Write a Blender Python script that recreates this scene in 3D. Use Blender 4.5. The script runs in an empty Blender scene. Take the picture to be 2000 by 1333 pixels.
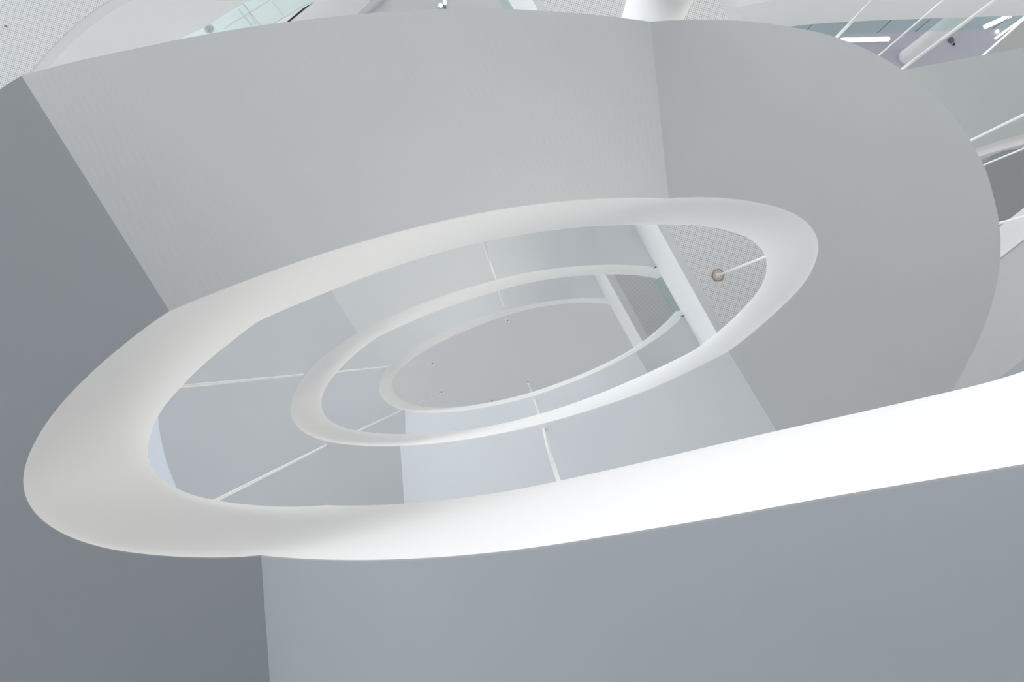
import bpy, bmesh, math
from mathutils import Vector

# ------------------------------------------------------------------ set-up
SC = bpy.context.scene
COL = SC.collection
CX, CY, F = 1015.0, 692.0, 1111.11      # zenith point of the view and focal length in pixels of the 2000x1333 frame
EYE = 1.2                               # camera height above the hall floor
P = 1.38                                # parapet height

def W(x, y, h):
    """plan point of a traced pixel at height h above the camera"""
    return ((x - CX) * h / F, (y - CY) * h / F)

# ------------------------------------------------------------------ materials
def new_mat(name):
    m = bpy.data.materials.new(name); m.use_nodes = True
    nt = m.node_tree
    b = nt.nodes['Principled BSDF']
    return m, nt, b

def paint(name, col, rough=0.55, grain=0.0, gscale=60.0, tint=0.015):
    m, nt, b = new_mat(name)
    b.inputs['Roughness'].default_value = rough
    b.inputs['Specular IOR Level'].default_value = 0.25
    tc = nt.nodes.new('ShaderNodeTexCoord')
    n = nt.nodes.new('ShaderNodeTexNoise'); n.inputs['Scale'].default_value = 0.7; n.inputs['Detail'].default_value = 3
    nt.links.new(tc.outputs['Object'], n.inputs['Vector'])
    r = nt.nodes.new('ShaderNodeValToRGB')
    r.color_ramp.elements[0].position = 0.3; r.color_ramp.elements[1].position = 0.7
    r.color_ramp.elements[0].color = (*[c * (1 - tint) for c in col], 1)
    r.color_ramp.elements[1].color = (*[min(1, c * (1 + tint)) for c in col], 1)
    nt.links.new(n.outputs['Fac'], r.inputs['Fac'])
    nt.links.new(r.outputs['Color'], b.inputs['Base Color'])
    if grain:
        g = nt.nodes.new('ShaderNodeTexNoise'); g.inputs['Scale'].default_value = gscale; g.inputs['Detail'].default_value = 2
        nt.links.new(tc.outputs['Object'], g.inputs['Vector'])
        bp = nt.nodes.new('ShaderNodeBump'); bp.inputs['Strength'].default_value = grain; bp.inputs['Distance'].default_value = 0.004
        nt.links.new(g.outputs['Fac'], bp.inputs['Height']); nt.links.new(bp.outputs['Normal'], b.inputs['Normal'])
    return m

def perforated(name, col, hole, pitch, radius, ang):
    m, nt, b = new_mat(name)
    b.inputs['Roughness'].default_value = 0.6
    b.inputs['Specular IOR Level'].default_value = 0.2
    tc = nt.nodes.new('ShaderNodeTexCoord')
    mp = nt.nodes.new('ShaderNodeMapping')
    mp.vector_type = 'POINT'
    mp.inputs['Rotation'].default_value = (0, 0, ang)
    mp.inputs['Scale'].default_value = (1 / pitch, 1 / pitch, 1 / pitch)
    nt.links.new(tc.outputs['Object'], mp.inputs['Vector'])
    fr = nt.nodes.new('ShaderNodeVectorMath'); fr.operation = 'FRACTION'
    nt.links.new(mp.outputs['Vector'], fr.inputs[0])
    sub = nt.nodes.new('ShaderNodeVectorMath'); sub.operation = 'SUBTRACT'; sub.inputs[1].default_value = (0.5, 0.5, 0)
    nt.links.new(fr.outputs[0], sub.inputs[0])
    mul = nt.nodes.new('ShaderNodeVectorMath'); mul.operation = 'MULTIPLY'; mul.inputs[1].default_value = (1, 1, 0)
    nt.links.new(sub.outputs[0], mul.inputs[0])
    ln = nt.nodes.new('ShaderNodeVectorMath'); ln.operation = 'LENGTH'
    nt.links.new(mul.outputs[0], ln.inputs[0])
    lt = nt.nodes.new('ShaderNodeMath'); lt.operation = 'LESS_THAN'; lt.inputs[1].default_value = radius
    nt.links.new(ln.outputs['Value'], lt.inputs[0])
    mx = nt.nodes.new('ShaderNodeMix'); mx.data_type = 'RGBA'
    mx.inputs['A'].default_value = (*col, 1); mx.inputs['B'].default_value = (*hole, 1)
    nt.links.new(lt.outputs[0], mx.inputs['Factor'])
    nt.links.new(mx.outputs['Result'], b.inputs['Base Color'])
    return m

def glass_mat(name, col, gloss=0.07):
    m = bpy.data.materials.new(name); m.use_nodes = True
    nt = m.node_tree; nt.nodes.clear()
    o = nt.nodes.new('ShaderNodeOutputMaterial')
    t = nt.nodes.new('ShaderNodeBsdfTransparent'); t.inputs['Color'].default_value = (*col, 1)
    g = nt.nodes.new('ShaderNodeBsdfGlossy'); g.inputs['Roughness'].default_value = 0.03
    g.inputs['Color'].default_value = (0.9, 1, 0.98, 1)
    mx = nt.nodes.new('ShaderNodeMixShader'); mx.inputs[0].default_value = gloss
    nt.links.new(t.outputs[0], mx.inputs[1]); nt.links.new(g.outputs[0], mx.inputs[2])
    nt.links.new(mx.outputs[0], o.inputs['Surface'])
    return m

def glow(name, col, strength):
    m, nt, b = new_mat(name)
    b.inputs['Base Color'].default_value = (*col, 1)
    b.inputs['Emission Color'].default_value = (*col, 1)
    b.inputs['Emission Strength'].default_value = strength
    return m

PANG = -math.atan2(240, 133)
M = dict(
    soffit=paint('soffit_plaster', (0.785, 0.803, 0.815), 0.7, 0.12, 90),
    band=paint('white_parapet_paint', (0.862, 0.853, 0.842), 0.5, tint=0.006),
    slab=paint('slab_white', (0.80, 0.805, 0.81), 0.6),
    ceil=paint('roof_ceiling', (0.58, 0.585, 0.65), 0.8),
    floor=paint('dark_floor', (0.10, 0.122, 0.165), 0.8, tint=0.05),
    bounce_hi=paint('bounce_floor_pale', (0.80, 0.80, 0.79), 0.45, tint=0.04),  # this and the next: unseen floor zones invented to raise bounced light
    bounce_mid=paint('bounce_mid', (0.45, 0.45, 0.45), 0.5, tint=0.05),
    mat=paint('bounce_floor_dark', (0.05, 0.055, 0.065), 0.9),  # unseen dark floor zones, added to cut bounced light
    fascia_shade=paint('fascia_shaded_white', (0.56, 0.57, 0.57), 0.6),  # white edge greyed to stand for the shade on it
    paleslab=paint('cool_grey_soffit', (0.66, 0.70, 0.70), 0.7),
    border_shade=paint('shaded_border', (0.62, 0.63, 0.635), 0.7),
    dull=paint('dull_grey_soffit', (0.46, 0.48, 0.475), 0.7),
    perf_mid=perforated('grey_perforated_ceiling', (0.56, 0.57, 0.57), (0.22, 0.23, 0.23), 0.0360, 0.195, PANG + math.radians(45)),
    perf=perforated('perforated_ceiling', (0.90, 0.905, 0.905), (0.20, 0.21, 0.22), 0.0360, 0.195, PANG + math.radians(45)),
    perf_hi=perforated('fine_perforated_ceiling', (0.69, 0.69, 0.685), (0.56, 0.56, 0.56), 0.0360, 0.22, PANG + math.radians(45)),
    rod=paint('rod_white', (0.90, 0.89, 0.87), 0.35),
    dark=paint('black_metal', (0.03, 0.03, 0.035), 0.5),
    grey=paint('grey_metal', (0.16, 0.17, 0.18), 0.5),
    joint=paint('pale_joint', (0.62, 0.67, 0.66), 0.6),
    lilac=paint('pale_reveal', (0.55, 0.56, 0.64), 0.6),
    copper=paint('raw_board_edge', (0.47, 0.33, 0.24), 0.8, tint=0.25),
    dirt=paint('torn_filler', (0.62, 0.58, 0.54), 0.9, tint=0.2),
    shaded_slab=paint('shaded_soffit', (0.30, 0.31, 0.31), 0.8),  # dark tone stands for a soffit lying in shade
    glass=glass_mat('green_tinted_glass', (0.91, 0.985, 0.96)),
    pale=glass_mat('pale_green_glass', (0.94, 0.985, 0.97)),
    skyglass=glass_mat('solar_control_glass', (0.63, 0.655, 0.70), 0.04),
    pane=glass_mat('facade_glass', (0.93, 0.95, 0.97), 0.04),
    lamp=glow('lamp_diffuser', (1.0, 0.93, 0.85), 3.0),
    spot=glow('spot_lens', (0.85, 1.0, 0.9), 3.0),
)

# ------------------------------------------------------------------ objects
def tag(o, label=None, cat=None, group=None, kind=None):
    if label: o['label'] = label
    if cat: o['category'] = cat
    if group: o['group'] = group
    if kind: o['kind'] = kind
    return o

def empty(name, loc, label, cat, group=None):
    o = bpy.data.objects.new(name, None); COL.objects.link(o); o.location = loc
    o.empty_display_size = 0.2
    return tag(o, label, cat, group)

def link(name, bm, mat, parent=None, smooth=False, recalc=True):
    if recalc: bmesh.ops.recalc_face_normals(bm, faces=bm.faces)
    me = bpy.data.meshes.new(name); bm.to_mesh(me); bm.free()
    me.materials.append(mat)
    if smooth:
        for p in me.polygons: p.use_smooth = True
    o = bpy.data.objects.new(name, me); COL.objects.link(o)
    if parent is not None:
        o.parent = parent
        o.matrix_parent_inverse = parent.matrix_basis.inverted() if parent.type == 'EMPTY' else parent.matrix_basis.inverted()
    return o

def prism(bm, poly, h0, h1):
    n = len(poly)
    a = [bm.verts.new((p[0], p[1], h0 + EYE)) for p in poly]
    b = [bm.verts.new((p[0], p[1], h1 + EYE)) for p in poly]
    bm.faces.new(a); bm.faces.new(b[::-1])
    for i in range(n):
        j = (i + 1) % n
        bm.faces.new((a[i], a[j], b[j], b[i]))
    return bm

def rings(bm, ring_list, closed=True, caps=True):
    vs = [[bm.verts.new(p) for p in r] for r in ring_list]
    m = len(vs[0])
    for i in range(len(vs) - 1):
        for j in range(m if closed else m - 1):
            k = (j + 1) % m
            bm.faces.new((vs[i][j], vs[i][k], vs[i + 1][k], vs[i + 1][j]))
    if caps and closed:
        bm.faces.new(vs[0]); bm.faces.new(vs[-1][::-1])
    return bm

def tube(bm, pts, r, seg=16):
    pts = [Vector(p) for p in pts]
    rl = []
    for i, p in enumerate(pts):
        t = (pts[min(i + 1, len(pts) - 1)] - pts[max(i - 1, 0)]).normalized()
        u = t.cross(Vector((0, 1, 0.01)))
        u.normalize(); v = t.cross(u)
        rr = r[i] if isinstance(r, (list, tuple)) else r
        rl.append([p + (u * math.cos(a) + v * math.sin(a)) * rr for a in [2 * math.pi * k / seg for k in range(seg)]])
    return rings(bm, rl)

def boxbetween(bm, a, b, w, h0, h1):
    """vertical slab box between plan points a and b, plan thickness w, heights h0..h1"""
    a = Vector(a); b = Vector(b); d = (b - a).normalized(); n = Vector((-d.y, d.x)) * (w / 2)
    return prism(bm, [a + n, b + n, b - n, a - n], h0, h1)

# ------------------------------------------------------------------ curve helpers
def catmull(pts, sub=10):
    out = []
    n = len(pts)
    for i in range(n - 1):
        p0 = pts[max(i - 1, 0)]; p1 = pts[i]; p2 = pts[i + 1]; p3 = pts[min(i + 2, n - 1)]
        for k in range(sub):
            t = k / sub
            out.append(tuple(0.5 * ((2 * p1[c]) + (-p0[c] + p2[c]) * t + (2 * p0[c] - 5 * p1[c] + 4 * p2[c] - p3[c]) * t * t
                                    + (-p0[c] + 3 * p1[c] - 3 * p2[c] + p3[c]) * t ** 3) for c in range(2)))
    out.append(tuple(pts[-1]))
    return out

def resample(pts, n):
    L = [0]
    for a, b in zip(pts, pts[1:]): L.append(L[-1] + math.hypot(b[0] - a[0], b[1] - a[1]))
    out = []; j = 0
    for i in range(n + 1):
        s = L[-1] * i / n
        while j < len(L) - 2 and L[j + 1] < s: j += 1
        d = L[j + 1] - L[j]
        t = 0 if d == 0 else (s - L[j]) / d
        out.append((pts[j][0] + (pts[j + 1][0] - pts[j][0]) * t, pts[j][1] + (pts[j + 1][1] - pts[j][1]) * t))
    return out

def plan(pts, a, b):
    out = []
    for p in pts:
        if len(p) == 3: out.append((p[0], p[1]))
        else:
            h = a / (1 - b * (p[0] - CX) / F)
            out.append(W(p[0], p[1], h))
    return out

# ------------------------------------------------------------------ the stair: sections traced along the void edge
# every section: bottom edge of the inner parapet, its top edge, soffit height h = a + b * X
SEC = {}
SEC['F0'] = (3.04, -0.559, 80,
  [(3.1, -0.30, 1), (2.7, 0.03, 1), (2.4, 0.17, 1), (2.1, 0.285, 1), (2000, 908), (1850, 934), (1725, 954), (1650, 966), (1567, 982), (1400, 1013.5), (1275, 1034.5), (1200, 1046.5), (1125, 1060),
   (1050, 1071), (975, 1080.5), (900, 1087.7), (850, 1091.5), (800, 1094.3), (750, 1096), (700, 1097), (650, 1096.3), (600, 1094.5), (550, 1091.7), (502, 1087)],
  [(3.1, -0.30, 1), (2.85, -0.08, 1), (2000, 731), (1850, 764), (1750, 788.5), (1650, 811), (1520, 840), (1400, 867.5), (1300, 892), (1200, 915), (1095, 938), (1025, 953.5),
   (950, 966), (900, 973), (850, 978.5), (789, 984.5), (725, 987.5), (675, 988), (633, 987.5)])
SEC['L1'] = (4.1, 0.0, 90,
  [(502, 1087), (475, 1088.5), (425, 1090), (375, 1089.3), (325, 1087), (275, 1082.5), (225, 1075.5), (180, 1065.5), (140, 1052), (107.5, 1036.5), (82.5, 1019.5), (65, 1003), (52, 985.5),
   (43.8, 965), (41, 942.5), (43.8, 920), (51, 898), (65, 867), (82.5, 837), (100, 811.5), (125, 782), (150, 755), (175, 731), (200, 708), (235, 678.5), (265, 654.5), (302, 627), (326, 609.5)],
  [(633, 987.5), (600, 988.7), (550, 989), (500, 986), (450, 981), (419, 976), (375, 966), (345, 952.5), (312.5, 932.5), (296, 915), (289.5, 895), (290, 875), (297, 842),
   (309, 816), (325, 790), (350, 763.5), (375, 736.5), (400, 712.5), (437.5, 681.5), (475, 652), (502, 630.5)])
SEC['F1'] = (5.53, 0.566, 80,
  [(326, 609.5), (362, 595), (400, 579.5), (450, 560), (500, 541), (550, 522.5), (600, 505.5), (650, 489.3), (700, 474.5), (760, 457.5), (820, 442.3), (880, 428.3), (940, 416), (1000, 405.6), (1060, 397.5),
   (1120, 391.5), (1180, 387.8), (1240, 386.6), (1308, 387.5)],
  [(502, 630.5), (525, 620), (575, 599), (647, 569.5), (740, 533), (840, 500.5), (934, 475.5), (1000, 463.3), (1060, 453.8), (1120, 446.3), (1180, 442), (1257, 440.3)])
SEC['L2'] = (6.5, 0.0, 80,
  [(1308, 387.5), (1337, 385.8), (1375, 385.5), (1425, 388), (1475, 395), (1525, 406.5), (1562, 422.5), (1587, 443), (1600, 467.5), (1600.5, 485), (1595.5, 507.5), (1585, 532.5), (1570, 555), (1550, 577.5),
   (1525, 601), (1497, 627), (1470, 650), (1450, 666), (1425, 686)],
  [(1257, 440.3), (1300, 439.5), (1350, 440.7), (1400, 447), (1437, 455.5), (1462, 466), (1482, 480), (1494, 497.5), (1498, 515), (1495.5, 537), (1487.5, 557), (1475, 575.5), (1455, 598), (1430, 623), (1400, 650), (1353, 686)])
SEC['F3'] = (7.845, -0.561, 80,
  [(1425, 686), (1395, 700.5), (1370, 713), (1340, 728.5), (1280, 756), (1220, 779), (1160, 799), (1100, 817), (1040, 833), (980, 846.5), (920, 857.3), (860, 865.5), (800, 870.7), (780, 871.6)],
  [(1353, 686), (1340, 692.5), (1280, 721), (1220, 748), (1160, 773), (1100, 794.5), (1040, 812.5), (980, 827.5), (920, 838.5), (860, 845.3), (811, 848)])
SEC['L3'] = (8.9, 0.0, 80,
  [(780, 871.6), (742, 872.6), (697, 870), (664, 867), (637, 862.5), (614, 855.5), (594, 845.5), (578, 833), (569, 820.5), (566.4, 808), (567, 795), (571.5, 777), (580.5, 756), (594, 735.5), (616, 711.5),
   (641, 690), (666, 672), (696.5, 652.5)],
  [(811, 848), (765, 848), (731, 845.8), (697.6, 841.3), (670.5, 835.2), (652.5, 827.3), (639, 817.5), (630.5, 806), (627.3, 793.6), (627.8, 780), (633.4, 763.5), (643.5, 746.3), (657, 729.4),
   (670.5, 714.8), (686, 699.5), (709, 680.5), (739, 658)])
SEC['F4'] = (10.58, 0.659, 70,
  [(696.5, 652.5), (730, 635), (775, 614), (820, 595), (880, 573.5), (940, 555.5), (985, 543), (1030, 532.8), (1090, 523.5), (1150, 518.3), (1173, 517.5)],
  [(739, 658), (776, 641.6), (805.6, 628.3), (845, 612), (910, 588.5), (970, 569.5), (1030, 554), (1090, 543.6), (1135, 539.3), (1159, 538)])
SEC['L4'] = (11.7, 0.0, 30,
  [(1173, 517.5), (1210, 517.5), (1255, 519.8), (1279, 523), (1314, 530)],
  [(1159, 538), (1180, 537), (1225, 537), (1255, 540), (1283, 545)])
SEC['L5'] = (11.7, 0.0, 30,
  [(1355, 598), (1332, 619), (1310, 641), (1280, 663.5), (1243, 687)],
  [(1319, 609), (1306, 623.5), (1291, 638), (1273, 653.5), (1256.5, 666.5), (1237, 680), (1219, 691)])
SEC['F5'] = (12.99, -0.537, 80,
  [(1243, 687), (1190, 715.5), (1145, 735.5), (1100, 753.5), (1040, 774.5), (980, 789.7), (920, 800.7), (891, 804.3), (846, 806.8), (801, 804), (787, 801)],
  [(1219, 691), (1190, 706.5), (1145, 727), (1100, 745), (1040, 766), (980, 781.3), (920, 792.3), (891, 796), (846, 796.8), (815, 792), (806, 789.5)])
SEC['L6'] = (14.6, 0.0, 60,
  [(787, 801), (774, 796.6), (756, 787.3), (745, 774), (740.7, 760), (744, 741), (751, 727), (757.5, 719)],
  [(806, 789.5), (790, 782.5), (774, 771.5), (767, 761), (765.2, 749), (769, 737.5), (779, 724)])
SEC['F6'] = (16.43, 0.541, 80,
  [(757.5, 719), (767, 710), (790, 693), (812.6, 677.5), (839.6, 662.7), (880, 644.2), (925, 626.7), (970, 611.7), (1020, 599), (1075, 588.3), (1118, 583.8)],
  [(779, 724), (794.5, 709.3), (817, 693), (846, 676.5), (891, 655), (936, 636), (981, 619.5), (1026, 606.5), (1060, 599), (1110, 592.7)])
SEC['L7'] = (17.3, 0.0, 30,
  [(1118, 583.8), (1150, 582.6), (1186, 584.4), (1208, 587)],
  [(1110, 592.7), (1150, 591.8), (1192, 595), (1206, 597)])

CHAINS = [['F0', 'L1', 'F1', 'L2', 'F3', 'L3', 'F4', 'L4'], ['L5', 'F5', 'L6', 'F6', 'L7']]
INB, INT = {}, {}
for ch in CHAINS:
    for which, store in ((3, INB), (4, INT)):
        allp = []; cuts = [0]
        for s in ch:
            a, b, n = SEC[s][:3]
            aa = a + (P if which == 4 else 0)
            pts = resample(catmull(plan(SEC[s][which], aa, b)), n)
            allp += pts if not allp else pts[1:]
            cuts.append(len(allp) - 1)
        for _ in range(14):
            q = list(allp)
            for i in range(1, len(allp) - 1):
                q[i] = tuple((allp[i - 1][c] + 2 * allp[i][c] + allp[i + 1][c]) / 4 for c in range(2))
            allp = q
        for s, c0, c1 in zip(ch, cuts, cuts[1:]):
            store[s] = allp[c0:c1 + 1]

# soffit height above the camera along every section, exact at both creases
HH = {}
for ch in CHAINS:
    for s in ch:
        a, b, n = SEC[s][:3]
        xs = [p[0] for p in INB[s]]
        HH[s] = [a + b * x for x in xs]
ENDH = {'F0': (None, 4.1), 'F1': (4.1, 6.5), 'F3': (6.5, 8.9), 'F4': (8.9, 11.7), 'F5': (11.7, 14.6), 'F6': (14.6, 17.3)}
for s, (h0, h1) in ENDH.items():
    q = HH[s]; g0, g1 = q[0], q[-1]
    h0 = g0 if h0 is None else h0
    HH[s] = [h0 + (v - g0) / (g1 - g0) * (h1 - h0) for v in q]

def at_frac(pts, u):
    L = [0]
    for a, b in zip(pts, pts[1:]): L.append(L[-1] + math.dist(a, b))
    t = L[-1] * min(max(u, 0), 1)
    for i in range(len(L) - 1):
        if L[i + 1] >= t - 1e-9:
            f = (t - L[i]) / max(1e-9, L[i + 1] - L[i])
            return (pts[i][0] + (pts[i + 1][0] - pts[i][0]) * f, pts[i][1] + (pts[i + 1][1] - pts[i][1]) * f)
    return pts[-1]

def outer_traced(name, pts):
    h = HH[name]; n = len(h) - 1; c = catmull(pts)
    out = []
    for i in range(n + 1):
        u = (h[i] - h[0]) / (h[-1] - h[0]) if abs(h[-1] - h[0]) > 0.01 else i / n
        out.append(W(*at_frac(c, u), h[i]))
    return out

def outer_vec(name, v0, v1):
    """outer edge as the inner edge pushed outwards, turning from v0 to v1"""
    inn = INB[name]; n = len(inn) - 1; out = []
    a0 = math.atan2(v0[1], v0[0]); a1 = math.atan2(v1[1], v1[0])
    l0, l1 = math.hypot(*v0), math.hypot(*v1)
    d = (a1 - a0 + math.pi) % (2 * math.pi) - math.pi
    for i, p in enumerate(inn):
        t = a0 + d * i / n; w = l0 + (l1 - l0) * i / n
        out.append((p[0] + w * math.cos(t), p[1] + w * math.sin(t)))
    return out

def vv(s, i, o=None):
    p = INB[s][i]; q = OUT[o or s][i]
    return (q[0] - p[0], q[1] - p[1])

OUT = {}
OUT['F1'] = outer_traced('F1', [(42, 148), (100, 132), (175, 113.7), (280, 91.8), (367, 73.8), (490, 52.5), (595, 39), (700, 28), (750, 23.5), (850, 18), (930, 16.4), (1010, 18.3), (1090, 23), (1170, 30), (1230, 37), (1270, 42.5)])
OUT['L2'] = outer_traced('L2', [(1270, 42.5), (1320, 39.5), (1380, 38.7), (1440, 40.4), (1500, 46), (1560, 55.5), (1600, 63.5), (1646, 77.5), (1676, 89), (1715, 108), (1763, 136.5), (1805, 169), (1850, 213), (1880, 250), (1910, 302),
                      (1928, 339), (1944.5, 400), (1951, 432), (1954.5, 479), (1950, 538), (1934, 605), (1911.7, 664), (1889, 709), (1860, 761), (1800, 835), (1715, 915), (1603, 985)])
OUT['L1'] = outer_traced('L1', [(548, 1627), (150, 1610), (-150, 1540), (-350, 1410), (-452, 1230), (-510, 1030), (-510, 860), (-440, 640), (-310, 440), (-155, 280), (0, 174.5), (42, 148)])
OUT['F0'] = outer_vec('F0', (1.2, 1.55), vv('L1', 0))
OUT['F3'] = outer_vec('F3', vv('L2', -1), vv('L1', 0))
o3 = resample(OUT['L1'], len(INB['L3']) - 1)
OUT['L3'] = o3; o3[0] = OUT['F3'][-1]
vA = vv('L1', -1); vB = vv('L2', 0)
OUT['F4'] = outer_vec('F4', (o3[-1][0] - INB['L3'][-1][0], o3[-1][1] - INB['L3'][-1][1]), vB)
OUT['L4'] = outer_vec('L4', vB, (0.35, -1.97))
OUT['L5'] = outer_vec('L5', (1.5, 1.3), vv('L2', -1))
OUT['F5'] = outer_vec('F5', vv('L2', -1), (0.05, 2.0))
OUT['L6'] = outer_vec('L6', (0.05, 2.0), vA)
OUT['F6'] = outer_vec('F6', vA, vB)
OUT['L7'] = outer_vec('L7', vB, (0.3, -1.98))

LAB = {
 'F0': ('stair_flight', 'lowest stair flight, broad blue-grey underside below the wide bright white parapet', 'stair flight', 'flights of the spiral stair'),
 'L1': ('stair_landing', 'lowest and largest landing, dark grey flat underside around the widest parapet bend', 'stair landing', 'landings of the spiral stair'),
 'F1': ('stair_flight', 'big pale grey stair flight climbing from the darkest landing to the rounded grey landing', 'stair flight', 'flights of the spiral stair'),
 'L2': ('stair_landing', 'rounded mid-grey landing, its outer edge sweeping in a wide arc past thin outer rods', 'stair landing', 'landings of the spiral stair'),
 'F3': ('stair_flight', 'second-turn stair flight seen over the bright lowest parapet, pale underside pierced by a curved rod', 'stair flight', 'flights of the spiral stair'),
 'L3': ('stair_landing', 'middle landing inside the widest parapet bend, grey underside holding two slanting rods', 'stair landing', 'landings of the spiral stair'),
 'F4': ('stair_flight', 'second-turn upper flight, very pale underside ending at the wide white walkway edge', 'stair flight', 'flights of the spiral stair'),
 'L4': ('stair_landing', 'short arrival landing meeting the upper end of the wide white walkway edge', 'stair landing', 'landings of the spiral stair'),
 'L5': ('stair_landing', 'short departure landing curving from the lower end of the wide white walkway edge', 'stair landing', 'landings of the spiral stair'),
 'F5': ('stair_flight', 'third-turn lower flight, light grey underside framed by the two nested thin parapets', 'stair flight', 'flights of the spiral stair'),
 'L6': ('stair_landing', 'highest and smallest landing, grey underside around the innermost parapet bend', 'stair landing', 'landings of the spiral stair'),
 'F6': ('stair_flight', 'topmost stair flight, narrow blue-grey underside just above the oval of roof ceiling', 'stair flight', 'flights of the spiral stair'),
 'L7': ('stair_landing', 'tiny topmost landing where the innermost parapet meets the bright narrow walkway edge', 'stair landing', 'landings of the spiral stair'),
}

def build_section(s):
    a, b, n = SEC[s][:3]
    inn, top, out = INB[s], INT[s], OUT[s]
    name, label, cat, grp = LAB[s]
    mid = inn[len(inn) // 2]
    root = empty(name, (mid[0], mid[1], a + b * mid[0] + EYE), label, cat, grp)
    # height runs with the inner edge and is level across the width
    z = [h + EYE for h in HH[s]]
    TH = 0.28
    bm = bmesh.new(); rl = []
    NB = 8
    for i in range(len(inn)):
        p = Vector(inn[i]); q = Vector(out[i]); d = (q - p).normalized(); p = p + d * 0.01
        row = []
        for j in range(NB + 1):
            r = p.lerp(q, j / NB); row.append((r.x, r.y, z[i]))
        for j in range(NB, -1, -1):
            r = p.lerp(q, j / NB); row.append((r.x, r.y, z[i] + TH))
        rl.append(row)
    rings(bm, rl)
    link('soffit_slab', bm, M['soffit'], root)
    # inner parapet: skin down to the soffit, rounded coping on top
    bm = bmesh.new(); rl = []
    NR = 8
    for i in range(len(inn)):
        p = Vector(inn[i]); t = Vector(top[i]); q = Vector(out[i]); d = (q - p).normalized()
        row = []
        row.append((*(p + d * 0.012), z[i])); 
        for j in range(NR + 1):
            f = j / NR
            hh = f * (P - 0.03)
            r = p.lerp(t, hh / P); row.append((r.x, r.y, z[i] + hh + (0.001 if j == 0 else 0)))
        r = t + d * 0.006; row.append((r.x, r.y, z[i] + P - 0.012))
        r = t + d * 0.022; row.append((r.x, r.y, z[i] + P))
        r = t + d * 0.12; row.append((r.x, r.y, z[i] + P))
        r = t + d * 0.13; row.append((r.x, r.y, z[i] + P - 0.02))
        r = p + d * 0.13; row.append((r.x, r.y, z[i] + TH + 0.004))
        r = p + d * 0.012; row.append((r.x, r.y, z[i] + TH + 0.004))
        rl.append(row)
    rings(bm, rl)
    o = link('inner_parapet', bm, M['band'], root, smooth=True)
    o['label'] = 'smooth white parapet'
    me = o.data
    # keep hard edges where the profile turns
    bm = bmesh.new(); bm.from_mesh(me)
    for e in bm.edges:
        if len(e.link_faces) == 2 and e.calc_face_angle(0) > math.radians(50): e.smooth = False
    bm.to_mesh(me); bm.free()
    # outer parapet
    bm = bmesh.new(); rl = []
    for i in range(len(inn)):
        p = Vector(inn[i]); q = Vector(out[i]); d = (q - p).normalized(); e = q - d * 0.01; g = q - d * 0.12
        rl.append([(e.x, e.y, z[i] + TH + .004), (e.x, e.y, z[i] + P), (g.x, g.y, z[i] + P), (g.x, g.y, z[i] + TH + .004)])
    rings(bm, rl)
    link('outer_parapet', bm, M['band'], root)
    return root

for s in LAB: build_section(s)

# ------------------------------------------------------------------ floor slabs and walkways around the void
D = Vector((0.4847, 0.8746)); N = Vector((0.8746, -0.4847))
def nd(n, d): 
    v = N * n + D * d
    return (v.x, v.y)

def add_part(root, name, bm, mat, label=None, smooth=False):
    o = link(name, bm, mat, root, smooth)
    if label: o['label'] = label
    return o

# lower walkway
H1b, H1t = 10.37, 11.70
r = empty('walkway', (*nd(4.9, 0), H1b + EYE), 'lower walkway crossing the oval void, perforated ceiling with a wide white edge', 'walkway')
bm = bmesh.new(); prism(bm, [nd(3.33, -9.5), nd(6.5, -9.5), nd(6.5, 9.5), nd(3.33, 9.5)], H1b, H1t)
add_part(r, 'edge_beam', bm, M['slab'], 'white slab edge and plain border')
bm = bmesh.new(); prism(bm, [nd(3.475, -9.5), nd(6.3, -9.5), nd(6.3, 9.4), nd(3.475, 9.4)], H1b - 0.004, H1b + 0.01)
add_part(r, 'perforated_soffit', bm, M['perf'], 'white panel with rows of small dark holes')
# upper walkway
H2b, H2t = 15.70, 17.30
r = empty('walkway', (*nd(4.9, 0), H2b + EYE), 'upper walkway behind the lower one, finer grey perforated ceiling with a bright narrow white edge', 'walkway')
bm = bmesh.new(); prism(bm, [nd(3.13, -8), nd(6.5, -8), nd(6.5, 9.5), nd(3.13, 9.5)], H2b, H2t)
add_part(r, 'edge_beam', bm, M['slab'], 'white slab edge and plain border')
bm = bmesh.new(); prism(bm, [nd(3.145, -7.99), nd(6.49, -7.99), nd(6.49, 9.49), nd(3.145, 9.49)], H2b - 0.006, H2b - 0.0005)  # added board, its grey stands for shading on the white slab's underside
add_part(r, 'soffit_border', bm, M['border_shade'], 'plain border greyed for shade')
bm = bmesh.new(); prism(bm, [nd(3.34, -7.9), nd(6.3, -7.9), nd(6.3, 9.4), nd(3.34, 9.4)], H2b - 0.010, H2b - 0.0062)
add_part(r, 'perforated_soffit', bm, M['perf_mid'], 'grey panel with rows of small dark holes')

# left floor slab with curved edge
curve = catmull([(-10.7, 6), (-10.5, 2.0), (-10.2, -1), (-9.8, -3), (-9.25, -4.3), (-8.54, -5.28), (-7.78, -6.0), (-7.06, -6.46), (-6.5, -6.72), (-5.53, -7.3), (-4, -8.1), (-2.2, -8.45), (-0.9, -8.45)], 8)
r = empty('floor_slab', (-9.5, -7, H1b + EYE), 'floor slab with finely perforated ceiling and pale curved edge, beyond the darkest landing', 'floor slab')
bm = bmesh.new(); prism(bm, curve + [(-0.9, -24), (-16, -24), (-16, 6)], H1b, H1t)
add_part(r, 'edge_beam', bm, M['slab'], 'pale curved slab edge')
def offset(c, w):
    out = []
    for i, p in enumerate(c):
        a = Vector(c[max(i - 1, 0)]); b = Vector(c[min(i + 1, len(c) - 1)]); t = (b - a).normalized()
        out.append((p[0] + t.y * -w * -1 * -1, p[1] + t.x * w * -1 * -1 * -1))
    return out
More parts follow.
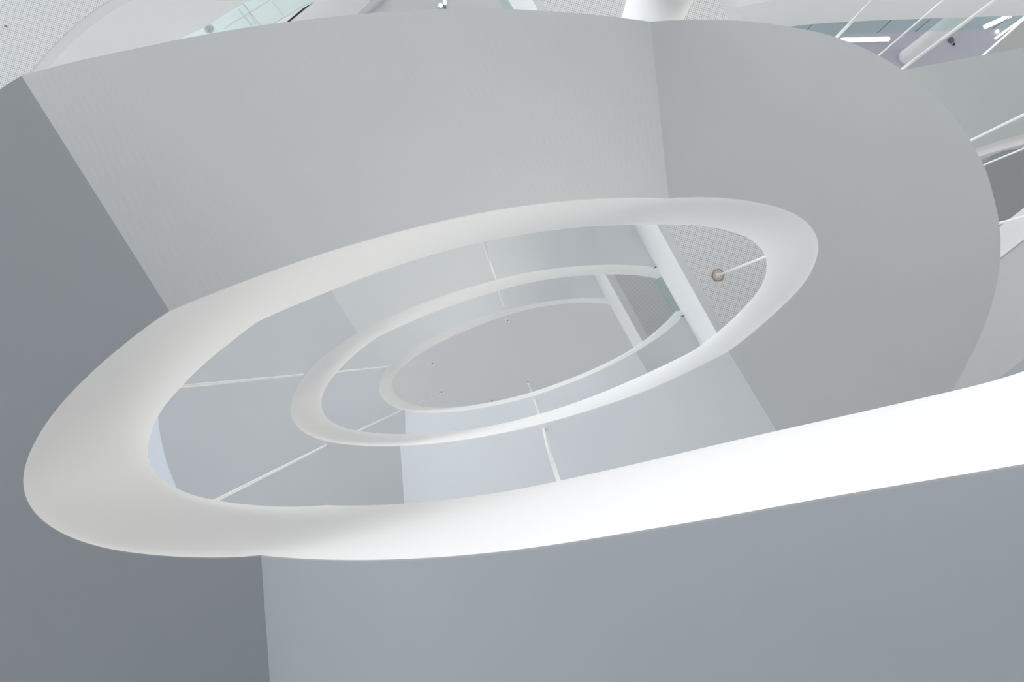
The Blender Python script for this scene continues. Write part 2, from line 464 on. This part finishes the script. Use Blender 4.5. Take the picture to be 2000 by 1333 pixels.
inner = []
for i, p in enumerate(curve):
    a = Vector(curve[max(i - 1, 0)]); b = Vector(curve[min(i + 1, len(curve) - 1)]); t = (b - a).normalized()
    inner.append((p[0] + t.y * 0.2, p[1] - t.x * 0.2))     # towards the outside of the void (left / up)
if inner[0][0] > curve[0][0]:
    inner = [(2 * c[0] - i[0], 2 * c[1] - i[1]) for c, i in zip(curve, inner)]
bm = bmesh.new(); prism(bm, inner + [(-1.2, -23.8), (-15.8, -23.8), (-15.8, 6)], H1b - 0.004, H1b + 0.01)
add_part(r, 'perforated_soffit', bm, M['perf'], 'white panel with rows of small dark holes')

def balustrade(pts, h0, h1, label, cuts, inset=0.1, name='glass_balustrade', mat='glass', joint='grey', jw=0.022):
    root = empty(name, (*pts[0], h0 + EYE), label, 'balustrade')
    L = [0]
    for a, b in zip(pts, pts[1:]): L.append(L[-1] + math.dist(a, b))
    def at(s):
        for i in range(len(L) - 1):
            if L[i + 1] >= s - 1e-6:
                t = (s - L[i]) / max(1e-6, L[i + 1] - L[i])
                return (pts[i][0] + (pts[i + 1][0] - pts[i][0]) * t, pts[i][1] + (pts[i + 1][1] - pts[i][1]) * t)
        return pts[-1]
    cs = [0] + sorted(cuts) + [L[-1]]
    for s0, s1 in zip(cs, cs[1:]):
        bm = bmesh.new(); nn = max(1, int((s1 - s0) / 0.4)); rl = []
        for i in range(nn + 1):
            p = Vector(at(s0 + 0.01 + (s1 - s0 - 0.02) * i / nn)); q = Vector(at(min(L[-1], s0 + (s1 - s0) * i / nn + 0.05))); q0 = Vector(at(max(0, s0 + (s1 - s0) * i / nn - 0.05)))
            t = (q - q0).normalized(); m = Vector((-t.y, t.x)) * 0.008
            rl.append([(*(p + m), h0 + EYE), (*(p + m), h1 + EYE), (*(p - m), h1 + EYE), (*(p - m), h0 + EYE)])
        rings(bm, rl); o = add_part(root, 'glass_pane', bm, M[mat])
    for s in cuts:
        p = Vector(at(s)); bm = bmesh.new()
        tube(bm, [(p.x, p.y, h0 + EYE), (p.x, p.y, h1 + EYE)], jw / 2, 8)
        add_part(root, 'joint_profile', bm, M[joint])
    return root

# glass at the lower walkway between the two stair ends
g0 = nd(3.58, W(1283, 545, 13.08)[0] * D.x + W(1283, 545, 13.08)[1] * D.y); g1 = nd(3.58, W(1319, 609, 13.08)[0] * D.x + W(1319, 609, 13.08)[1] * D.y)
balustrade([g0, g1], H1t, 13.35, 'small greenish glass panel between the two parapet ends behind the wide white walkway edge', [])
# clamps where the parapets end
for i, (px, py, lab) in enumerate([(1279.5, 523, 'tiny dark slot at the upper parapet end on the wide white walkway edge'), (1333, 617.5, 'tiny dark slot at the lower parapet end on the wide white walkway edge')]):
    c = Vector(W(px, py, 11.62)) ; bm = bmesh.new()
    dd = Vector((0.8, -0.6)) if i == 0 else Vector((0.95, -0.2))
    a = c - dd * 0.02; b = c + dd * 0.02
    boxbetween(bm, a, b, 0.016, 11.58, 11.68)
    o = link('dark_clamp', bm, M['dark']); tag(o, lab, 'clamp', 'clamps at the walkway edge')
# glass north of the lower walkway edge
balustrade([nd(3.5, -9.4), nd(3.5, -5.9)], H1t, 12.95, 'greenish glass strip with a dark joint standing beside the plain white walkway border', [1.55])
# glass on the left floor slab
gc = [(p[0] - 0.1, p[1] - 0.14) for p in curve if -9.0 < p[0] < -2.5]
balustrade(gc, H1t, 12.85, 'pale green glass balustrade above the pale curved slab edge', [1.4, 4.2], joint='joint', mat='pale')
# white rail beside
bm = bmesh.new(); tube(bm, [(p[0], p[1], 12.87 + EYE) for p in gc], 0.022, 8)
o = link('handrail', bm, M['band']); tag(o, 'thin white handrail along the pale green glass balustrade', 'handrail')

# upper floor slab, north west
ed = [(-16, -2.5), (-9.5, -6.7), (-6.36, -9.15), (-5.55, -9.8), (-4.9, -10.38), (-4.5, -10.8), (-3, -12.2), (-3, -24), (-16, -24)]
r = empty('floor_slab', (-8, -12, H2b + EYE), 'white upper floor slab seen through pale green glass, edged by a black gap line', 'floor slab')
bm = bmesh.new(); prism(bm, ed, H2b, H2t); add_part(r, 'edge_beam', bm, M['slab'])
bm = bmesh.new()
a = Vector((-9.5, -6.7)); 
boxbetween(bm, (-6.9, -8.74), (-5.0, -10.32), 0.028, H2b - 0.03, H2b + 0.001); add_part(r, 'shadow_gap', bm, M['dark'], 'thin black line along the slab edge')
bm = bmesh.new()
for ii, (p, q) in enumerate([((438, 55), (527, 0)), ((466, 18), (492, 50)), ((532, 3), (556, 34)), ((478, 12), (500, 47))]):
    boxbetween(bm, W(*p, H2b), W(*q, H2b), 0.022 if p[0] != 466 else 0.06, H2b - 0.004 - 0.001 * ii, H2b + 0.001)
add_part(r, 'panel_joint', bm, M['joint'], 'thin grey-green joint lines')
# pale reveal next to it
bm = bmesh.new(); boxbetween(bm, W(695, 42, 21.9), W(752, -6, 21.9), 0.06, 21.90, 21.99)
o = link('ceiling_profile', bm, M['lilac']); tag(o, 'narrow pale lilac strip on the roof ceiling between the black gap line and the spotlights', 'ceiling profile')

# upper floor slab, north east (with glass in front of the column)
edge = catmull([(3.0, -8.9), (4.5, -9.25), (6.0, -9.58), (8.25, -9.97), (10.2, -10.12), (12.2, -10.2), (15.3, -10.3), (18, -10.35), (24, -10.4)], 6)
r = empty('floor_slab', (12, -14, H2b + EYE), 'upper floor slab with a long gently curved grey-white edge below greenish glass', 'floor slab')
bm = bmesh.new(); prism(bm, edge + [(24, -24), (3.0, -24)], H2b, H2t); add_part(r, 'edge_beam', bm, M['slab'])
ge = [(p[0], p[1] - 0.06) for p in edge if p[0] > 5.5]
L0 = 0; 
def cutfor(px):
    X = (px - CX) * H2t / F; s = 0
    for a, b in zip(ge, ge[1:]):
        if b[0] >= X: return s + (X - a[0]) / (b[0] - a[0]) * math.dist(a, b)
        s += math.dist(a, b)
    return s
balustrade(ge, H2t, 18.12, 'long greenish glass balustrade with several thin dark joints in front of a column', [cutfor(x) for x in (1590, 1668, 1746, 1824, 1981)])

# right hand floor slab (beige) with its white slanted edge
r = empty('floor_slab', (9.5, -1.5, H1b + EYE), 'beige-grey slab with a slanting white edge band, beside the rounded grey landing', 'floor slab')
e1 = [(6.9, -0.29), (8.75, -1.73), (10.37, -2.99), (15, -6.6)]
bm = bmesh.new(); prism(bm, e1 + [(16, -5.2), (9.19, 0.10), (8.73, 0.45), (7.3, 1.55)], H1b, H1t); add_part(r, 'edge_beam', bm, M['slab'], 'pale slab underside')
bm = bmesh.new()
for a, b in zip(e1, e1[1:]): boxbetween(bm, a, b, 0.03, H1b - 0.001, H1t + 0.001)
add_part(r, 'edge_fascia', bm, M['fascia_shade'], 'white slanted edge band, greyed for shade')
r = empty('floor_slab', (9.5, 2.0, H1b + EYE), 'small grey slab corner between the beige-grey slab and the bright white parapet', 'floor slab')
bm = bmesh.new(); prism(bm, [(7.32, 1.57), (8.75, 0.47), (9.21, 0.12), (16, -5.16), (16, 6), (9, 6)], H1b + 0.12, H1t); add_part(r, 'edge_beam', bm, M['soffit'])

# grey slab upper right, between the arc of the right landing and the frame
r = empty('floor_slab', (8, -4.5, 8.0 + EYE), 'grey slab with rounded pale edge beside the landing arc, crossed by a thin white rod', 'floor slab')
q = [W(1740, 141, 8.0), W(2000, 93, 8.0), W(2250, 46, 8.0), W(2250, 205, 8.0), W(2080, 243, 8.0), W(2000, 262, 8.0), W(1950, 276, 8.0), W(1890, 296, 8.0), W(1780, 340, 8.0)]
bm = bmesh.new(); prism(bm, q, 8.0, 8.26); add_part(r, 'deck', bm, M['paleslab'])
bm = bmesh.new()
prof = [q[3], q[4], q[5], q[6], q[7], q[8]]
rl = []
for p in prof:
    row = []
    for j in range(9):
        t = math.pi * j / 8 - math.pi / 2
        row.append((p[0] - 0.04 * math.cos(t), p[1] + 0.13 * math.cos(t), 8.14 + EYE + 0.14 * math.sin(t)))
    row.append((p[0], p[1] - 0.02, 8.27 + EYE)); row.append((p[0], p[1] - 0.02, 8.005 + EYE))
    rl.append(row)
rings(bm, rl); add_part(r, 'bullnose_edge', bm, M['band'], 'rounded pale slab edge', smooth=True)

# ceiling field at the right edge, its shade put into a dark colour
r = empty('ceiling_recess', (15, -5.5, 15.7 + EYE), 'shaded ceiling field coloured dark grey between the rounded grey slab edge and the slanting white band', 'ceiling panel')
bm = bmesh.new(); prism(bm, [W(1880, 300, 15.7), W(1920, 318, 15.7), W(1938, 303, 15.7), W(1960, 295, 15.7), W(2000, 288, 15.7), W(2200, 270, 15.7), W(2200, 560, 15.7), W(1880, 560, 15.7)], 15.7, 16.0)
add_part(r, 'recess_panel', bm, M['shaded_slab'])

# grey slab in the upper right corner with narrow white fascia
r = empty('floor_slab', (14, -9, 15.7 + EYE), 'dull grey slab with narrow white slanted edge beside the thin glowing lamp', 'floor slab')
c0 = [W(1905, 123, 14.0), W(1925, 106, 14.0), W(2000, 40, 14.0), W(2080, -30, 14.0), W(2250, -30, 14.0), W(2250, 123, 14.0)]
bm = bmesh.new(); prism(bm, c0, 14.0, 14.01); add_part(r, 'soffit_panel', bm, M['dull'])
bm = bmesh.new(); prism(bm, c0, 14.012, 14.36); add_part(r, 'edge_beam', bm, M['band'], 'narrow white fascia')

# ------------------------------------------------------------------ columns
def column(c, rad, h0, h1, label, flare=0.0):
    root = empty('column', (c[0], c[1], h0 + EYE), label, 'column')
    bm = bmesh.new()
    prof = [(rad * 1.0, h0), (rad, h1 - 0.9)] + ([(rad * 1.0, h1 - 0.4), (rad * 1.03, h1 - 0.15), (rad * 1.12, h1 - 0.01)] if flare else [(rad, h1)])
    rl = [[(c[0] + rr * math.cos(a), c[1] + rr * math.sin(a), hh + EYE) for a in [2 * math.pi * k / 64 for k in range(64)]] for rr, hh in prof]
    rings(bm, rl); o = add_part(root, 'shaft', bm, M['band'], smooth=True)
    bm = bmesh.new(); 
    rl = [[(c[0] + rr * math.cos(a), c[1] + rr * math.sin(a), hh + EYE) for a in [2 * math.pi * k / 48 for k in range(48)]] for rr, hh in [(rad * 1.06, h0), (rad * 1.06, h0 + .12)]]
    rings(bm, rl); add_part(root, 'base_ring', bm, M['grey'])
column((0.3657 * 4.72, -0.9307 * 4.72), 0.383, -EYE, H1b - 0.006, 'thick bright white round column standing in front of the perforated walkway ceiling')
column((14.93, -11.49), 0.27, -EYE, 22.0, 'white round column partly behind the long greenish glass balustrade', flare=1)

# ------------------------------------------------------------------ suspension rods
def rod(pts, label, rad=0.0175, rose=None, name='suspension_rod'):
    root = empty(name, pts[-1], label, 'rod', 'suspension rods')
    bm = bmesh.new(); tube(bm, pts, rad, 14); add_part(root, 'rod_shaft', bm, M['rod'], smooth=True)
    if rose:
        x, y, z = pts[-1]
        bm = bmesh.new()
        rl = [[(x + rr * math.cos(a), y + rr * math.sin(a), z + dz) for a in [2 * math.pi * k / 28 for k in range(28)]] for rr, dz in [(rose, -0.001), (rose * 0.9, -0.008), (0.03, -0.012)]]
        rings(bm, rl); add_part(root, 'ceiling_rose', bm, M['slab'], 'white ring around the rod')
        bm = bmesh.new()
        rl = [[(x + rr * math.cos(a), y + rr * math.sin(a), z + dz) for a in [2 * math.pi * k / 20 for k in range(20)]] for rr, dz in [(rose * .40, -0.01), (rose * .40, -0.02)]]
        rings(bm, rl); add_part(root, 'socket', bm, M['dark'], 'dark socket')
    return root
HC = 22.0
CE = HC + EYE
rod([(-3.389, .325, 4.4 + EYE), (-3.389, .325, 14.6 + EYE), (-3.389, .36, CE)], 'white rod through the landings, nearly level, the higher of the two there', rose=0.085)
rod([(-3.028, 1.47, 4.4 + EYE), (-3.028, 1.43, 9 + EYE), (-3.028, 1.47, CE)], 'white rod through the landings, clearly slanting, the lower of the two there', rose=0.085)
rod([(.300, 1.03, 3.2 + EYE), (.3105, 1.02, 4.6 + EYE), (.306, 1.012, 5.4 + EYE), (.307, 1.016, 6.2 + EYE), (.316, 1.016, 7.0 + EYE), (.325, 1.016, 7.7 + EYE), (.335, 1.03, 12 + EYE), (.322, 1.08, CE)],
    'slightly bent white rod rising from the bright lowest parapet to the roof oval', 0.019, rose=0.085)
rod([(-.44, -1.36, 6.0 + EYE), (-.44, -1.362, 10.3 + EYE), (-.462, -1.335, 16.2 + EYE), (-.475, -1.307, CE)], 'faint white rod passing through the very pale flight and the topmost flight', rose=0.085)
# rod with torn ceiling patch at the walkway
xp, yp = W(1402, 538, H1b)
r5 = rod([(W(1497, 501.5, 8.37)[0], W(1497, 501.5, 8.37)[1] , 6.8 + EYE), (xp, yp, H1b + EYE - 0.004)], 'white rod ending in a torn brown patch in the perforated ceiling', 0.019)
import random
random.seed(4)
def ragged(r0, r1, n=48, jit=0.12):
    out = []
    for k in range(n):
        a = 2 * math.pi * k / n; rr = r1 * (1 + random.uniform(-jit, jit)); out.append((xp + rr * math.cos(a), yp + rr * math.sin(a)))
    return out
bm = bmesh.new(); prism(bm, ragged(0, .118, jit=.05), H1b - 0.010, H1b - 0.005); add_part(r5, 'torn_edge', bm, M['copper'], 'ragged brown edge')
bm = bmesh.new(); prism(bm, ragged(0, .090, jit=.06), H1b - 0.013, H1b - 0.0105); add_part(r5, 'filler_patch', bm, M['dirt'], 'mottled grey patch')
bm = bmesh.new(); prism(bm, ragged(0, .045, jit=.08), H1b - 0.016, H1b - 0.0135); add_part(r5, 'socket', bm, M['rod'])
# small ceiling socket with no rod
def disc(x, y, h, rr, th, mat, nm, parent=None, n=28):
    bm = bmesh.new()
    rl = [[(x + q * math.cos(a), y + q * math.sin(a), hh + EYE) for a in [2 * math.pi * k / n for k in range(n)]] for q, hh in [(rr, h), (rr, h - th)]]
    rings(bm, rl); return link(nm, bm, mat, parent)
x, y = W(961, 784, HC); o = disc(x, y, HC, .035, .03, M['grey'], 'ceiling_sensor'); tag(o, 'tiny dark dot on the oval roof ceiling close to the innermost parapet', 'sensor')
x, y = W(12.5, 52, H1b); o = disc(x, y, H1b - 0.005, .02, .02, M['copper'], 'ceiling_sensor'); tag(o, 'tiny reddish dot on the perforated ceiling beyond the darkest landing', 'sensor')

def outer_rod(p, q, h_at_p, label, rad=0.018, hlow=None, htop=HC):
    """rod seen from pixel p outwards; its plan place follows from the height at p"""
    X, Y = W(*p, h_at_p)
    rp = math.hypot(X, Y)
    rq = math.hypot(q[0] - CX, q[1] - CY) * 1.35
    hl = rp * F / rq
    ang = math.atan2(q[1] - CY, q[0] - CX)
    x1, y1 = rp * math.cos(ang), rp * math.sin(ang)
    # lower end nudged so that both seen ends fit
    rod([(x1, y1, 0.02), (x1, y1, hl + EYE), (X, Y, h_at_p + EYE), (X, Y, htop + EYE)], label, rad)
outer_rod((1632, 75), (1700, 0), 6.75, 'white rod beyond the landing arc beside the long glowing lamp', 0.0185)
outer_rod((1762, 135), (1945, 0), 6.62, 'thick white rod meeting the landing arc where the grey slab begins', 0.0165)
outer_rod((1718, 107), (1850, -12), 11.8, 'thinnest white rod crossing the greenish glass between the glowing lamp and the column', 0.017)
outer_rod((1895, 275), (2000, 222), 7.2, 'thin white rod crossing the grey slab with the rounded pale edge', 0.017, htop=7.9)
outer_rod((1922, 322), (2000, 290), 12.5, 'thin pale rod across the dark grey ceiling field', 0.019)
outer_rod((1950, 437), (1985, 430), 11.9, 'short pale rod end between the dark ceiling field and the slanting white band', 0.03)

# ------------------------------------------------------------------ roof, lamps and fittings
for q in ([(-16, -24), (24, -24), (24, 0), (-16, 0)], [(-11.4, 0), (24, 0), (24, 9), (-11.4, 9)], [(-16, 9), (24, 9), (24, 18), (-16, 18)]):
    bm = bmesh.new(); prism(bm, q, HC, HC + 0.4)
    tag(link('ceiling', bm, M['ceil']), kind='structure')
bm = bmesh.new(); prism(bm, [(-16, 0), (-11.4, 0), (-11.4, 9), (-16, 9)], HC + 0.2, HC + 0.23)
tag(link('window_2', bm, M['skyglass']), kind='structure')
bm = bmesh.new(); prism(bm, [(-9, -14), (3.2, -14), (7.5, -8), (7.5, 8), (-9, 8)], HC - 0.004, HC + 0.001)
o = link('perforated_ceiling_field', bm, M['perf_hi']); tag(o, 'grey finely perforated roof ceiling filling the innermost oval', 'ceiling panel')
bm = bmesh.new(); prism(bm, [(-40, -45), (45, -45), (45, 40), (-40, 40)], -EYE - 0.3, -EYE)
tag(link('floor', bm, M['floor']), kind='structure')
def bounce_zones(polys, mat, lab):  # added floor patches out of view, steering the light bounced onto the soffits
    for i, q in enumerate(polys):
        bm = bmesh.new(); prism(bm, q, -EYE, -EYE + 0.012)
        tag(link('floor', bm, M[mat]), kind='structure')
bounce_zones([[(-0.2, -8), (6, -8), (6, -0.6), (1.6, -0.6), (-0.2, -2.2)]], 'bounce_hi', 'pale bounce zone')
bounce_zones([[(7.02, -45), (45, -45), (45, 1.5), (7.02, 1.5)], [(-0.2, -45), (7, -45), (7, -8.02), (-0.2, -8.02)], [(-40, -45), (-0.22, -45), (-0.22, -8), (-40, -8)],
        [(-40, -7.98), (-8, -7.98), (-8, -2.02), (-40, -2.02)]], 'bounce_mid', 'grey bounce zone')
bounce_zones([[(-40, -2), (-9, -2), (-9, 40), (-40, 40)]], 'bounce_mid', 'pale bounce zone')
bounce_zones([[(0.4, 0.5), (12, 1.6), (12, 13), (0.4, 13)], [(-7.9, -7.9), (-2.8, -7.9), (-2.3, -2.6), (-1.6, 4.5), (-7.9, 4.5)]], 'mat', 'dark zone against bounce')
# unseen wall heads, added to cut side light on the top turn
for nm, q in (('light_block_north', [(-16, -24.3), (24, -24.3), (24, -24), (-16, -24)]), ('light_block_south', [(-16, 18), (24, 18), (24, 18.3), (-16, 18.3)]),
              ('light_block_east', [(24, -24), (24.3, -24), (24.3, 18), (24, 18)]), ('light_block_west', [(-16.3, -24), (-16, -24), (-16, 18), (-16.3, 18)])):
    bm = bmesh.new(); prism(bm, q, 19.3, HC); tag(link(nm, bm, M['slab']), kind='structure')

def lamp(p, q, w, label, h=HC):
    a = Vector(W(*p, h)); b = Vector(W(*q, h))
    root = empty('linear_lamp', ((a.x + b.x) / 2, (a.y + b.y) / 2, h + EYE), label, 'lamp', 'linear ceiling lamps')
    bm = bmesh.new(); boxbetween(bm, a, b, w + .03, h - .05, h); add_part(root, 'housing', bm, M['band'])
    d = (b - a).normalized(); n = Vector((-d.y, d.x)); L = (b - a).length
    bm = bmesh.new(); rl = []
    for t in range(13):
        pass
    poly = []
    for k in range(9):
        t = math.pi * k / 8 + math.pi / 2; poly.append(a + d * (w / 2) + (d * math.cos(t) + n * math.sin(t)) * (w / 2))
    for k in range(9):
        t = math.pi * k / 8 - math.pi / 2; poly.append(b - d * (w / 2) + (d * math.cos(t) + n * math.sin(t)) * (w / 2))
    prism(bm, poly, h - .075, h - .051); add_part(root, 'diffuser', bm, M['lamp'], 'glowing warm white diffuser')
lamp((1640, 80), (1736, 77.5), 0.15, 'long glowing linear ceiling lamp touching the edge of the landing arc')
lamp((1919, 55), (1973, 31), 0.14, 'short glowing linear lamp seen through the greenish glass')
lamp((1941, 77), (1999, 35), 0.06, 'thin glowing linear lamp running along the narrow white slanted slab edge')
x, y = W(1857, 79, HC); o = disc(x, y, HC, .11, .04, M['grey'], 'ceiling_speaker'); tag(o, 'round dark grey ceiling speaker on the lilac-grey ceiling beside the thick rod', 'speaker')
disc(x, y, HC - .04, .075, .01, M['grey'], 'speaker_grille', o)
x, y = W(1862.5, 87, HC); o = disc(x, y, HC, .042, .04, M['dark'], 'ceiling_sensor'); tag(o, 'small black dot beside the round dark grey ceiling speaker', 'sensor')
x, y = W(1947, 62, HC); o = disc(x, y, HC, .055, .04, M['lamp'], 'glowing_sensor'); tag(o, 'tiny white ceiling sensor made to glow between the short and the thin glowing lamps', 'lamp')  # a white sensor, drawn glowing with the lamp material
# round air diffuser top left
x, y = W(408, 56, H2b)
root = empty('air_diffuser', (x, y, H2b + EYE), 'small round air diffuser with concentric rings behind pale green glass', 'air diffuser')
for i, rr in enumerate((.125, .095, .065, .035)):
    bm = bmesh.new(); n = 32
    rl = []
    for k in range(n + 1):
        a = 2 * math.pi * k / n
        rl.append([(x + (rr + dx) * math.cos(a), y + (rr + dx) * math.sin(a), H2b - .01 + dz + EYE) for dx, dz in ((0, 0), (-.006, -.006), (-.003, .004))])
    rings(bm, rl, caps=False); add_part(root, 'ring', bm, M['grey'])
# spotlights
for (px, py, lab) in [(858, 9.5, 'green-lit spotlight of a pair, the one nearer the large pale flight'), (866.5, 3.5, 'green-lit spotlight of a pair, the one farther from the large pale flight')]:
    x, y = W(px, py, 21.6)
    root = empty('spotlight', (x, y, 22 + EYE), lab, 'spotlight', 'spotlights on the roof ceiling')
    disc(x, y, 22, .05, .1, M['grey'], 'mount', root)
    bm = bmesh.new(); tube(bm, [(x, y, 21.92 + EYE), (x + .05, y + .02, 21.6 + EYE)], [.04, .09], 16); add_part(root, 'housing', bm, paint('green_lit_housing', (0.25, 0.5, 0.33), .5) if 'green' not in M else M['green'])  # green cast of the light painted into the housing colour
    bm = bmesh.new(); tube(bm, [(x + .05, y + .02, 21.6 + EYE), (x + .052, y + .021, 21.585 + EYE)], .075, 16); add_part(root, 'lens', bm, M['spot'])

# ------------------------------------------------------------------ facade on the left
bm = bmesh.new()
prism(bm, [(-16, -6), (-15.95, -6), (-15.95, 14), (-16, 14)], -EYE + 0.5, 19.3)
o = link('window_1', bm, M['pane']); tag(o, kind='structure')
bm = bmesh.new()
for yy in (-6, 14): prism(bm, [(-16.1, yy - .1), (-15.85, yy - .1), (-15.85, yy + .1), (-16.1, yy + .1)], -EYE, 19.3)
fr = link('window_frame', bm, M['band'], o)

# ------------------------------------------------------------------ light
w = bpy.data.worlds.new('World'); SC.world = w; w.use_nodes = True
nt = w.node_tree; nt.nodes.clear()
out = nt.nodes.new('ShaderNodeOutputWorld'); bg = nt.nodes.new('ShaderNodeBackground')
tc = nt.nodes.new('ShaderNodeTexCoord')
BASE = (1.21, 1.225, 1.19)
def lobe(direction, lo, col):
    """soft brighter part of the sky around one compass direction"""
    dot = nt.nodes.new('ShaderNodeVectorMath'); dot.operation = 'DOT_PRODUCT'
    dot.inputs[1].default_value = direction
    nt.links.new(tc.outputs['Generated'], dot.inputs[0])
    mr = nt.nodes.new('ShaderNodeMapRange'); mr.interpolation_type = 'SMOOTHSTEP'
    mr.inputs['From Min'].default_value = lo; mr.inputs['From Max'].default_value = 1.0
    nt.links.new(dot.outputs['Value'], mr.inputs['Value'])
    sc = nt.nodes.new('ShaderNodeVectorMath'); sc.operation = 'SCALE'; sc.inputs[0].default_value = col
    nt.links.new(mr.outputs['Result'], sc.inputs['Scale'])
    return sc.outputs[0]
cur = None
c45 = math.sqrt(0.5)
for l in (lobe((-c45, -c45, 0), 0.4, (2.95, 3.0, 3.2)), lobe((1, 0, 0), 0.4, (1.1, 1.05, 0.9)), lobe((-1, 0, 0), 0.4, (1.1, 1.18, 1.3))):
    ad = nt.nodes.new('ShaderNodeVectorMath'); ad.operation = 'ADD'
    if cur is None: ad.inputs[0].default_value = BASE
    else: nt.links.new(cur, ad.inputs[0])
    nt.links.new(l, ad.inputs[1]); cur = ad.outputs[0]
nt.links.new(cur, bg.inputs['Color']); bg.inputs['Strength'].default_value = 1.0
nt.links.new(bg.outputs[0], out.inputs['Surface'])

# ------------------------------------------------------------------ camera
cam = bpy.data.cameras.new('camera'); co = bpy.data.objects.new('camera', cam); COL.objects.link(co)
co.location = (0, 0, EYE); co.rotation_euler = (math.pi, 0, 0)
cam.sensor_width = 36; cam.lens = 20.0; cam.clip_start = 0.05; cam.clip_end = 200
cam.shift_x = -(CX - 1000) / 2000.0; cam.shift_y = (CY - 666.5) / 2000.0
SC.camera = co

SC.view_settings.view_transform = 'Standard'; SC.view_settings.look = 'None'
SC.view_settings.gamma = 1; SC.view_settings.use_curve_mapping = False
SC.view_settings.exposure = 0.13
SC.cycles.max_bounces = 10; SC.cycles.diffuse_bounces = 8; SC.cycles.transparent_max_bounces = 12
SC.cycles.use_denoising = True
